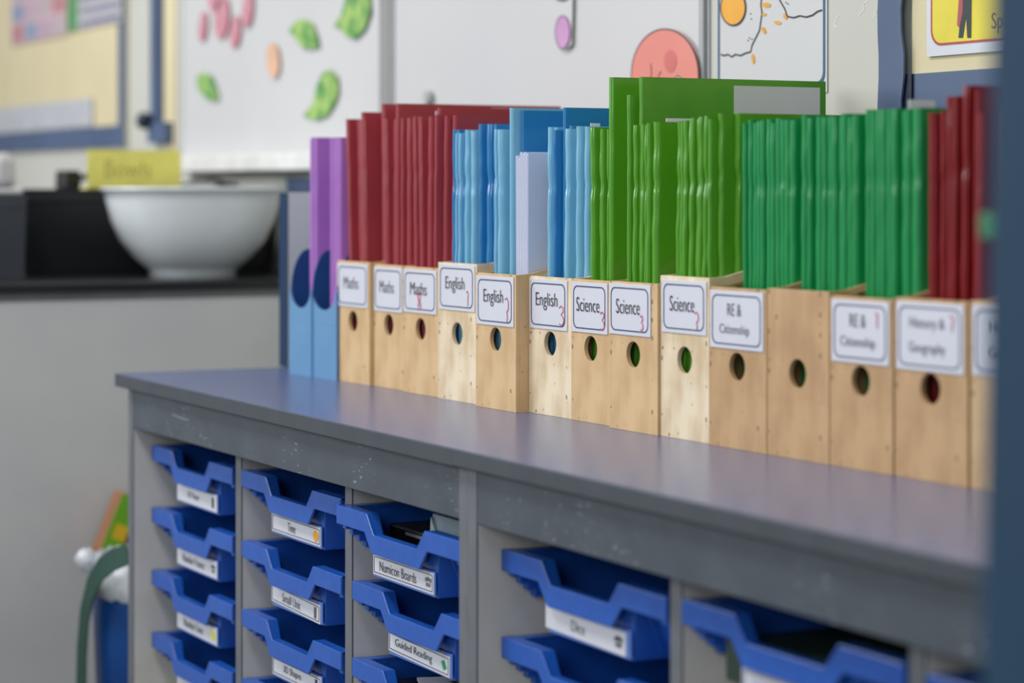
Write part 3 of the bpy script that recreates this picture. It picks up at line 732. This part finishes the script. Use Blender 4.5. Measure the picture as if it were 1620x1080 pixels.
def strap_hang():
    r = empty('green_strap', (bp.x, .0, 0)); tag(r, 'dark green strap hanging over the left side of the bin', 'strap')
    pts = [at(px, py, .004) for px, py in ((200, 878), (190, 881), (176, 886), (158, 900), (142, 930), (132, 975), (128, 1030), (127, 1090), (128, 1180))]
    pts = [(p.x-bp.x, p.y, p.z) for p in pts]
    bm = bmesh.new()
    L = []
    for i, p in enumerate(pts):
        p = Vector(p); t = (Vector(pts[min(i+1, len(pts)-1)])-Vector(pts[max(i-1, 0)])).normalized(); nn = Vector((-t.z, 0, t.x))
        wd = .0135 + .0012*i
        L.append([bm.verts.new(p+nn*s*wd+Vector((0, yy, 0))) for s, yy in ((-1, 0), (1, 0), (1, .003), (-1, .003))])
    for a, b in zip(L, L[1:]):
        for k in range(4): bm.faces.new((a[k], a[(k+1)%4], b[(k+1)%4], b[k]))
    bm.faces.new(L[0]); bm.faces.new(L[-1])
    finish('webbing', bm, mat('strap_green', srgb(38, 80, 68), .6), r, smooth=False)
strap_hang()
def carton():
    p = at(163, 884, .115)
    r = empty('snack_carton', p); r.rotation_euler = (math.radians(-22), 0, math.radians(-4)); tag(r, 'orange and green snack carton leaning out of the bin', 'carton')
    bx('carton_body', -.036, .020, -.014, .016, 0, .108, mat('carton_orange', srgb(214, 150, 108), .5), r, bevel=.002)
    bx('green_panel', .0200, .0210, -.0145, .0165, .0, .108, mat('carton_green', srgb(104, 170, 20), .5), r)
    bx('yellow_patch', .0210, .0214, -.006, .0165, .036, .060, mat('carton_yellow', srgb(218, 178, 30), .5), r)
    bx('orange_patch', -.030, .012, -.0144, -.0139, .0, .012, mat('carton_rust', srgb(200, 120, 70), .5), r)
carton()
def tissue():
    p = at(137, 885, .02); r = empty('crumpled_tissue', p); tag(r, 'crumpled white tissue caught beside the orange carton', 'tissue')
    bm = bmesh.new(); bmesh.ops.create_icosphere(bm, subdivisions=3, radius=.017); rnd = random.Random(2)
    for v in bm.verts: v.co *= rnd.uniform(.85, 1.12); v.co.z *= 1.05
    finish('tissue_paper', bm, M_bag, r, smooth=True)
tissue()
r = empty('white_sheet', at(196, 880, .16)); r.rotation_euler = (0, .06, 0); tag(r, 'white sheet of card standing in the bin behind the carton', 'card')
bx('sheet', -.022, .03, 0, .0015, 0, .085, M_paper, r)

# ------------------------------------------------------------------ the wall
def panel(name, px0, px1, py0, py1, Y, th, m, parent=None):
    """flat board on the wall: px0..px1 across, py0 (top)..py1 (bottom) measured at its middle"""
    a, b = at(px0, py0, Y), at(px1, py0, Y); mid = at((px0+px1)/2, py1, Y); mt = at((px0+px1)/2, py0, Y)
    return bx(name, a.x, b.x, Y, Y+th, mid.z, mt.z, m, parent)
def zat(px, py, Y=WALL): return at(px, py, Y).z
def xat(px, Y=WALL): return at(px, 0, Y).x
TOPW = 1.75
def board(name, lab, cat, x0, x1, z0, z1, surf, frame_m, fw_, th=.012, frame_sides='lrb', wavy=False):
    r = empty(name, (x0, WALL-th, z0)); tag(r, lab, cat)
    bx('surface', 0, x1-x0, .002, th-.001, 0, z1-z0, surf, r)
    k = 'border' if wavy else 'frame_rail'
    if 'l' in frame_sides: bx(k, 0, fw_, 0, .002, 0, z1-z0, frame_m, r)
    if 'r' in frame_sides: bx(k, x1-x0-fw_, x1-x0, 0, .002, 0, z1-z0, frame_m, r)
    if 'b' in frame_sides: bx(k, fw_, x1-x0-fw_, 0, .002, 0, fw_, frame_m, r)
    return r
# left display board (cream, blue border)
zb = zat(100, 236)
dl = board('display_board', 'cream display board with a blue border, at the far left of the wall', 'display board', -7.2, xat(204), zb, TOPW, M_cream, M_border, .045, .010, 'rb', True)
# grey strip poster along its lower edge, colourful prints at its top
def pin(name, lab, cat, px0, px1, pyt, pyb, m, th=.001, Y=None, kids=None):
    Y = Y or WALL-.0115
    xm = (px0+px1)/2; x0, x1 = xat(px0, Y), xat(px1, Y); z1, z0 = zat(xm, pyt, Y), zat(xm, pyb, Y)
    r = empty(name, (x0, Y, z0)); tag(r, lab, cat)
    bx('sheet', 0, x1-x0, -th, 0, 0, z1-z0, m, r)
    if kids: kids(r, x1-x0, z1-z0)
    return r
pin('paper_strip', 'long grey-white paper strip pinned low on the cream display board', 'poster', -30, 146, 165, 206, mat('strip_paper', srgb(186, 188, 194), .6))
def prints(r, w, h):
    rnd = random.Random(8); cols = [srgb(182, 128, 134), srgb(136, 154, 180), srgb(186, 162, 182), srgb(184, 170, 176)]
    for i in range(4):
        for j in range(3):
            bx('print_square', w*(.03+.245*i), w*(.24+.245*i), -.0016, -.001, h*(.04+.32*j), h*(.30+.32*j), mat('print%d' % ((i+j) % 4), cols[(i+j) % 4], .6), r)
pin('picture_grid', 'poster of small pink and blue squares at the top of the cream display board', 'poster', 18, 106, -40, 64, mat('pinkish_paper', srgb(206, 176, 178), .6), kids=prints)
def prints2(r, w, h):
    bx('green_stripe', 0, w*.2, -.0016, -.001, 0, h, mat('print_green', srgb(86, 150, 96), .6), r)
    for j in range(4): bx('grey_stripe', w*.24, w*.97, -.0016, -.001, h*(.05+.24*j), h*(.16+.24*j), mat('print_mauve', srgb(132, 126, 156), .6), r)
pin('striped_poster', 'grey and green striped poster right of the pink squares on the cream board', 'poster', 108, 193, -40, 42, mat('pale_paper', srgb(190, 190, 190), .6), kids=prints2)

# blue cable conduit with socket
r = empty('blue_conduit', (xat(246), WALL, 0)); tag(r, 'narrow dark blue vertical strip on the wall between cream board and whiteboard', 'strip')
x0 = xat(246); bx('channel', 0, xat(259)-x0, -.012, -.0005, zat(252, 196), TOPW, M_border, r)
r = empty('wall_box', (xat(248), WALL, zat(262, 226))); tag(r, 'small blue box with a dark knob at the foot of the vertical strip', 'box')
bx('housing', 0, xat(275)-x0, -.02, -.0005, 0, zat(262, 194)-zat(262, 226), M_border, r); bm = bmesh.new(); bmesh.ops.create_uvsphere(bm, u_segments=14, v_segments=8, radius=.018)
o = finish('knob', bm, mat('knob_navy', srgb(16, 34, 56), .4), r, smooth=True); o.location = (.004, -.028, .046)
# cream strip left of the whiteboard
r = bx('cream_strip', xat(262), xat(281), WALL-.004, WALL-.0005, zat(270, 250), TOPW, M_cream); tag(r, 'thin cream strip of wall trim beside the left whiteboard', 'trim')

# whiteboards
def whiteboard(lab, px0, px1, z0, th=.020, tray_=False, railm=M_alu, rw=.012):
    x0, x1 = xat(px0, WALL-th), xat(px1, WALL-th)
    r = empty('whiteboard', (x0, WALL-th, z0)); tag(r, lab, 'whiteboard', 'whiteboards on the wall')
    bx('writing_surface', .002, x1-x0-.002, .003, th-.001, .002, TOPW-z0, M_board, r)
    bx('frame_rail', 0, rw, 0, .003, 0, TOPW-z0, M_board if tray_ else railm, r); bx('frame_rail', x1-x0-rw, x1-x0, 0, .003, 0, TOPW-z0, railm, r)
    bx('frame_rail', rw, x1-x0-rw, 0, .003, 0, rw, railm if not tray_ else M_board, r)
    if tray_: bx('pen_tray', 0, x1-x0, -.035, .0, -.002, .030, mat('tray_white', srgb(222, 222, 220), .5), r, bevel=.004)
    return r
whiteboard('whiteboard at the left, with green leaf cut-outs and a pen tray', 285, 600, zat(400, 270), .020, True, M_board)
whiteboard('whiteboard behind the red and blue books, with the salmon cut-out', 618, 1112, zat(850, 300), .020, False, M_alu, .010)
r = bx('blue_divider', xat(601), xat(617), WALL-.016, WALL-.0005, zat(600, 300), TOPW, M_border); tag(r, 'blue vertical strip between the two whiteboards', 'strip')
r = bx('blue_skirting', xat(453, WALL-.006), xat(900), WALL-.006, WALL-.0005, zat(470, 305), zat(470, 281), M_border); tag(r, 'blue horizontal strip below the left whiteboard, behind the binder', 'strip')

def blob(name, lab, cat, pts, m, Y=WALL-.0215, th=.0010, group=None, outline=None):
    P = [at(px, py, Y) for px, py in pts]; c = P[0]
    r = empty(name, (c.x, Y, c.z)); tag(r, lab, cat, group)
    Q = [(p.x-c.x, p.z-c.z) for p in P]
    bm = bmesh.new(); prism_xz(bm, Q, -th, 0); finish('cut_out', bm, m, r)
    if outline: line_on(r, 'outline', Q, outline, -th-.0004, M_ink, True)
    return r, c
def ell(cx, cy, rx, ry, rot=0, n=28, a0=0, a1=360):
    out = []
    for k in range(n):
        a = math.radians(a0+(a1-a0)*k/n); x, y = rx*math.cos(a), ry*math.sin(a); c, s = math.cos(rot), math.sin(rot)
        out.append((cx+x*c-y*s, cy+x*s+y*c))
    return out
def leafmat(): return mat('leaf_print', srgb(158, 190, 104), .5, srgb(84, 146, 78), 30, lo=.42, hi=.58)
LM = leafmat()
leaf = lambda s: s
for lab, pts in (
 ('small green leaf cut-out low on the left whiteboard', [(312, 122), (322, 114), (334, 120), (341, 138), (345, 152), (343, 160), (330, 158), (317, 146), (311, 134)]),
 ('green leaf cut-out, middle of the three at the right of the left whiteboard', [(457, 50), (468, 34), (480, 30), (494, 38), (501, 58), (505, 74), (492, 78), (478, 76), (468, 60)]),
 ('green leaf cut-out touching the top edge of the picture', [(528, 42), (540, 24), (548, -6), (584, -10), (586, 20), (576, 48), (562, 62), (548, 58), (540, 46)]),
 ('largest green leaf cut-out, just above the purple books', [(479, 184), (496, 164), (502, 134), (510, 116), (522, 110), (533, 122), (535, 146), (528, 166), (516, 184), (500, 190)])):
    blob('leaf_cut_out', lab, 'leaf cut-out', pts, LM, group='leaf cut-outs on the whiteboard')
PM = mat('pink_print', srgb(196, 124, 140), .6, srgb(192, 142, 152), 30)
for i, (cx, cy, rx, ry) in enumerate(((321, 42, 6, 24), (351, 28, 11, 34), (372, 50, 8, 26), (392, 14, 8, 30), (340, -4, 10, 24))):
    blob('pink_petal', 'pink petal cut-out, %s from the left, at the top of the left whiteboard' % ORD[(0, 2, 3, 4, 1)[i]], 'petal cut-out', ell(cx, cy, rx, ry, .08), PM, group='pink cut-outs on the whiteboard')
blob('orange_petal', 'pale orange petal cut-out alone in the middle of the left whiteboard', 'petal cut-out', ell(432, 96, 10, 28, -.05), mat('peach_print', srgb(222, 178, 150), .6))
# strip with mauve oval
blob('magnet_strip', 'white paper strip hanging with a mauve oval, on the right whiteboard', 'paper strip', [(877, -20), (907, -20), (905, 70), (898, 78), (882, 74), (877, 60)], M_board)
r, c = blob('mauve_oval', 'mauve oval with a dark outline, on the white hanging strip', 'oval cut-out', ell(891, 51, 11.5, 26), mat('mauve_print', srgb(200, 150, 196), .5), Y=WALL-.0232, outline=.0012)
blob('dark_ring', 'dark mark at the top of the white hanging strip, above the mauve oval', 'mark', ell(889, -6, 11, 8), M_greyink, Y=WALL-.0232)
# salmon round cut-out
pts = ell(1053, 118, 53, 72, 0, 30, 180, 360) + [(1106, 118), (1108, 190), (996, 190)]
r, c = blob('salmon_cut_out', 'salmon pink rounded cut-out with drawn lines, behind the tall green folder', 'cut-out', pts, mat('salmon_print', srgb(224, 138, 124), .5, srgb(216, 130, 118), 6), Y=WALL-.0225, outline=.0016)
Yc = WALL-.0225
def rel(px, py, Y, c): p = at(px, py, Y); return (p.x-c.x, p.z-c.z)
line_on(r, 'drawn_line', [rel(*q, Yc, c) for q in ((1031, 101), (1032, 112), (1031, 127))], .0012, -.0016, M_ink)
line_on(r, 'drawn_line', [rel(*q, Yc, c) for q in ((1047, 113), (1043, 120), (1045, 132))], .0012, -.0016, M_ink)
bm = bmesh.new(); prism_xz(bm, [rel(x, y, Yc, c) for x, y in ell(1062, 97, 10, 18)], -.0014, -.0009); finish('spot', bm, mat('salmon_dark', srgb(206, 108, 104), .5), r)
bm = bmesh.new(); prism_xz(bm, [rel(x, y, Yc, c) for x, y in ell(1074, 136, 6, 15)], -.0014, -.0009); o = finish('white_oval', bm, M_board, r)
line_on(r, 'oval_outline', [rel(x, y, Yc, c) for x, y in ell(1074, 136, 6.5, 16)], .0012, -.0018, M_ink, True)
bm = bmesh.new(); bmesh.ops.create_cone(bm, segments=20, radius1=.012, radius2=.010, depth=.008, cap_ends=True)
bmesh.ops.rotate(bm, matrix=Matrix.Rotation(math.pi/2, 3, 'X'), verts=bm.verts)
p = at(675, 155, WALL-.025); o = finish('magnet', bm, mat('magnet_grey', srgb(188, 188, 186), .4), None); o.location = p; tag(o, 'small round pale magnet on the whiteboard above the red books', 'magnet')

# white panel with egg poster
x0, x1 = xat(1118, WALL-.012), xat(1401, WALL-.012)
r = empty('poster_panel', (x0, WALL-.012, zat(1250, 300))); tag(r, 'white wall panel carrying the egg poster, right of the whiteboard', 'wall panel')
bx('panel_face', 0, x1-x0, 0, .0115, 0, TOPW-zat(1250, 300), M_wall, r, bevel=.001)
bx('edge_trim', 0, .010, -.003, -.0002, 0, TOPW-zat(1250, 300), M_alu, r)
rnd = random.Random(12); MF = mat('fleck_white', srgb(240, 240, 240), .2)
for (cx, cy, n) in ((1370, 8, 9), (1325, 36, 7), (1384, 30, 5)):
    px, py = cx+3, cy-12; P = []
    for k in range(n):
        q = at(px, py, WALL-.012); P.append((q.x-x0, q.z-zat(1250, 300))); px += rnd.uniform(-5, 4); py += rnd.uniform(1.5, 5)
    line_on(r, 'glossy_fleck', P, .0009, -.0004, MF)
def egg_poster():
    Y = WALL-.014
    x0, x1 = xat(1134, Y), xat(1308, Y); z0 = zat(1305, 146, Y); z1 = z0+.30
    r = empty('egg_poster', (x0, Y, z0)); tag(r, 'white poster of fried eggs with a blue rounded border', 'poster')
    w_, h_ = x1-x0, z1-z0
    bx('sheet', 0, w_, 0, .0012, 0, h_, M_board, r)
    bm = bmesh.new(); ring_xz(bm, rrect(.003, w_-.003, .007, h_-.003, .016), rrect(.0072, w_-.0072, .0128, h_-.0072, .012), -.0006, 0); finish('border', bm, mat('poster_blue', srgb(44, 92, 130), .5), r)
    o = Vector((x0, Y, z0)); R = lambda px, py: (at(px, py, Y).x-x0, at(px, py, Y).z-z0)
    bm = bmesh.new(); prism_xz(bm, [R(*q) for q in ell(1161, 12, 19, 27)], -.0012, -.0004); finish('yolk', bm, mat('yolk_orange', srgb(232, 168, 50), .5, srgb(222, 154, 44), 20), r)
    line_on(r, 'yolk_outline', [R(*q) for q in ell(1161, 12, 19.5, 28)], .0018, -.0016, M_ink, True)
    egg = [(1141, 86), (1146, 88), (1152, 86), (1158, 90), (1164, 86), (1172, 88), (1180, 84), (1188, 82), (1190, 72), (1196, 60), (1202, 48), (1204, 34), (1206, 20), (1204, 8), (1206, -10)]
    line_on(r, 'egg_outline', [R(*q) for q in egg], .0018, -.0008, M_ink)
    egg2 = [(1230, -8), (1236, 4), (1242, 14), (1246, 26), (1256, 28), (1266, 25), (1276, 27), (1286, 24), (1294, 18), (1301, 16)]
    line_on(r, 'egg_outline', [R(*q) for q in egg2], .0018, -.0008, M_ink)
    for cx, cy, rx, ry, ro in ((1213, 8, 7, 4, .1), (1209, 23, 4, 2.5, 0), (1209, 48, 6, 3, 1.1), (1231, 36, 6, 3, .2), (1243, 26, 5, 3, 1.2), (1192, 93, 2.6, 8, -.1)):
        bm = bmesh.new(); prism_xz(bm, [R(*q) for q in ell(cx, cy, rx, ry, ro, 12)], -.0008, -.0003); finish('yellow_dash', bm, M_orange, r)
    bm = bmesh.new()
    for cx, cy in ((1188, 22), (1189, 30), (1186, 60), (1184, 64), (1190, 62), (1244, 4), (1247, 6)): prism_xz(bm, [R(*q) for q in ell(cx, cy, 1, 1, 0, 6)], -.0008, -.0003)
    finish('dots', bm, M_ink, r)
    return r
egg_poster()
p = at(1291, 180, WALL-.05)
r = empty('barcode_label', (xat(1281, WALL-.016), WALL-.016, zat(1290, 190, WALL-.016))); tag(r, 'small barcode label strip hanging below the egg poster', 'label')
bx('backing', 0, .020, 0, .0012, 0, .035, mat('label_grey', srgb(150, 158, 180), .5), r)
bm = bmesh.new()
for k in range(7): box(bm, .004+.0018*k, .0048+.0018*k+(.0004 if k % 2 else 0), -.0004, 0, .016, .026)
finish('bars', bm, M_navy, r)

# blue wavy border and cream board at the right
x0 = xat(1403, WALL-.004)
r = empty('display_board', (x0, WALL, .9)); tag(r, 'cream display board with a wavy blue border, at the right behind the red books', 'display board')
zb_t = zat(1500, 114); zb_b = zat(1500, 260)
bx('surface', xat(1450)-x0, -.2-x0, -.006, -.0005, zb_t-.9-.002, TOPW-.9, M_cream, r)
bx('border', xat(1455)-x0, -.2-x0, -.009, -.0005, zb_b-.9-.03, zb_t-.9, M_border, r)
bm = bmesh.new(); n = 30; Lp = []; Rp = []
for k in range(n+1):
    z = (zb_b-.03)-.9 + (TOPW-zb_b+.03)*k/n
    wv = .0035*math.sin(z*60); Lp.append((0+wv*.4, z)); Rp.append((xat(1446)-x0+wv, z))
for i in range(n):
    prism_xz(bm, [Lp[i], Rp[i], Rp[i+1], Lp[i+1]], -.016, -.0135)
finish('border', bm, M_border, r)
bx('dark_gap', xat(1440)-x0, xat(1456)-x0, -.012, -.0095, zb_b-.93, zb_t-.9, mat('deep_navy', srgb(14, 30, 56), .6), r)
def spanish_poster():
    Y = WALL-.0095
    x0, x1 = xat(1466, Y), xat(1760, Y); z0 = zat(1540, 84, Y); z1 = z0+.24
    r = empty('spanish_poster', (x0, Y, z0)); tag(r, 'yellow poster with a red border reading Spanish, at the top right', 'poster')
    w_ = x1-x0; h_ = z1-z0
    bx('sheet', 0, w_, 0, .0012, 0, h_, M_paper, r)
    Yl = mat('poster_yellow', srgb(224, 208, 50), .5)
    bm = bmesh.new(); prism_xz(bm, rrect(.009, w_-.009, .012, h_-.01, .016), -.0003, 0); finish('yellow_field', bm, Yl, r)
    bm = bmesh.new(); ring_xz(bm, rrect(.008, w_-.008, .011, h_-.009, .017), rrect(.0102, w_-.0102, .0136, h_-.0116, .0155), -.0006, -.0001); finish('red_border', bm, mat('poster_red', srgb(172, 60, 62), .5), r)
    R = lambda px, py: (at(px, py, Y).x-x0, at(px, py, Y).z-z0)
    bm = bmesh.new(); prism_xz(bm, [R(*q) for q in ((1524, -30), (1538, -30), (1537, 60), (1531, 60), (1529, 26), (1524, 60), (1517, 60), (1521, 20))], -.0008, -.0002); finish('trousers', bm, mat('print_charcoal', srgb(46, 54, 62), .6), r)
    bm = bmesh.new(); prism_xz(bm, [R(*q) for q in ((1519, -20), (1525, -20), (1524, 20), (1519, 44), (1515, 40), (1517, 12))], -.0010, -.0002); finish('red_sash', bm, mat('print_red', srgb(176, 84, 84), .6), r)
    a = R(1569, 40); text_on(r, 'lettering', 'Spanish', a[0]+.0285, a[1]+.002, .057, .0215, -.0006, mat('print_brown', srgb(128, 48, 30), .6))
spanish_poster()

# dark teal post at the right edge, close to the camera
def post():
    d = 1.18
    b = at(1596, 1080, -.286); top = at(1613, 0, -.286)
    r = empty('cupboard_door', (b.x, -.286, 0)); tag(r, 'blurred dark blue open door edge, upright at the right edge of the picture', 'door')
    k = (top.x-b.x)/(top.z-b.z)
    bm = bmesh.new(); z0, z1 = .0, 1.9
    def xx(z): return (z-b.z)*k
    A = []
    for z in (z0, z1):
        A.append([bm.verts.new((xx(z)+dx, dy, z)) for dx, dy in ((0, 0), (.006, -.022), (.40, -.30), (.41, -.28), (.02, .004))])
    for i in range(5): bm.faces.new((A[0][i], A[0][(i+1)%5], A[1][(i+1)%5], A[1][i]))
    bm.faces.new(A[0]); bm.faces.new(A[1]); finish('door_leaf', bm, M_post, r, bevel=.003)
    g = at(1580, 357, -.05); bm = bmesh.new()
    box(bm, g.x-b.x-.013, g.x-b.x+.020, g.y+.286-.006, g.y+.286+.006, g.z-.0085, g.z+.0085)
    tube(bm, [(g.x-b.x+.004, g.y+.286, g.z), (.006+xx(g.z)+.002, .0, g.z)], .004)  # unidentified green shape; this rod joining it to the door is made up
    finish('green_blob', bm, mat('blob_green', srgb(24, 140, 70), .5), r, bevel=.002)
post()
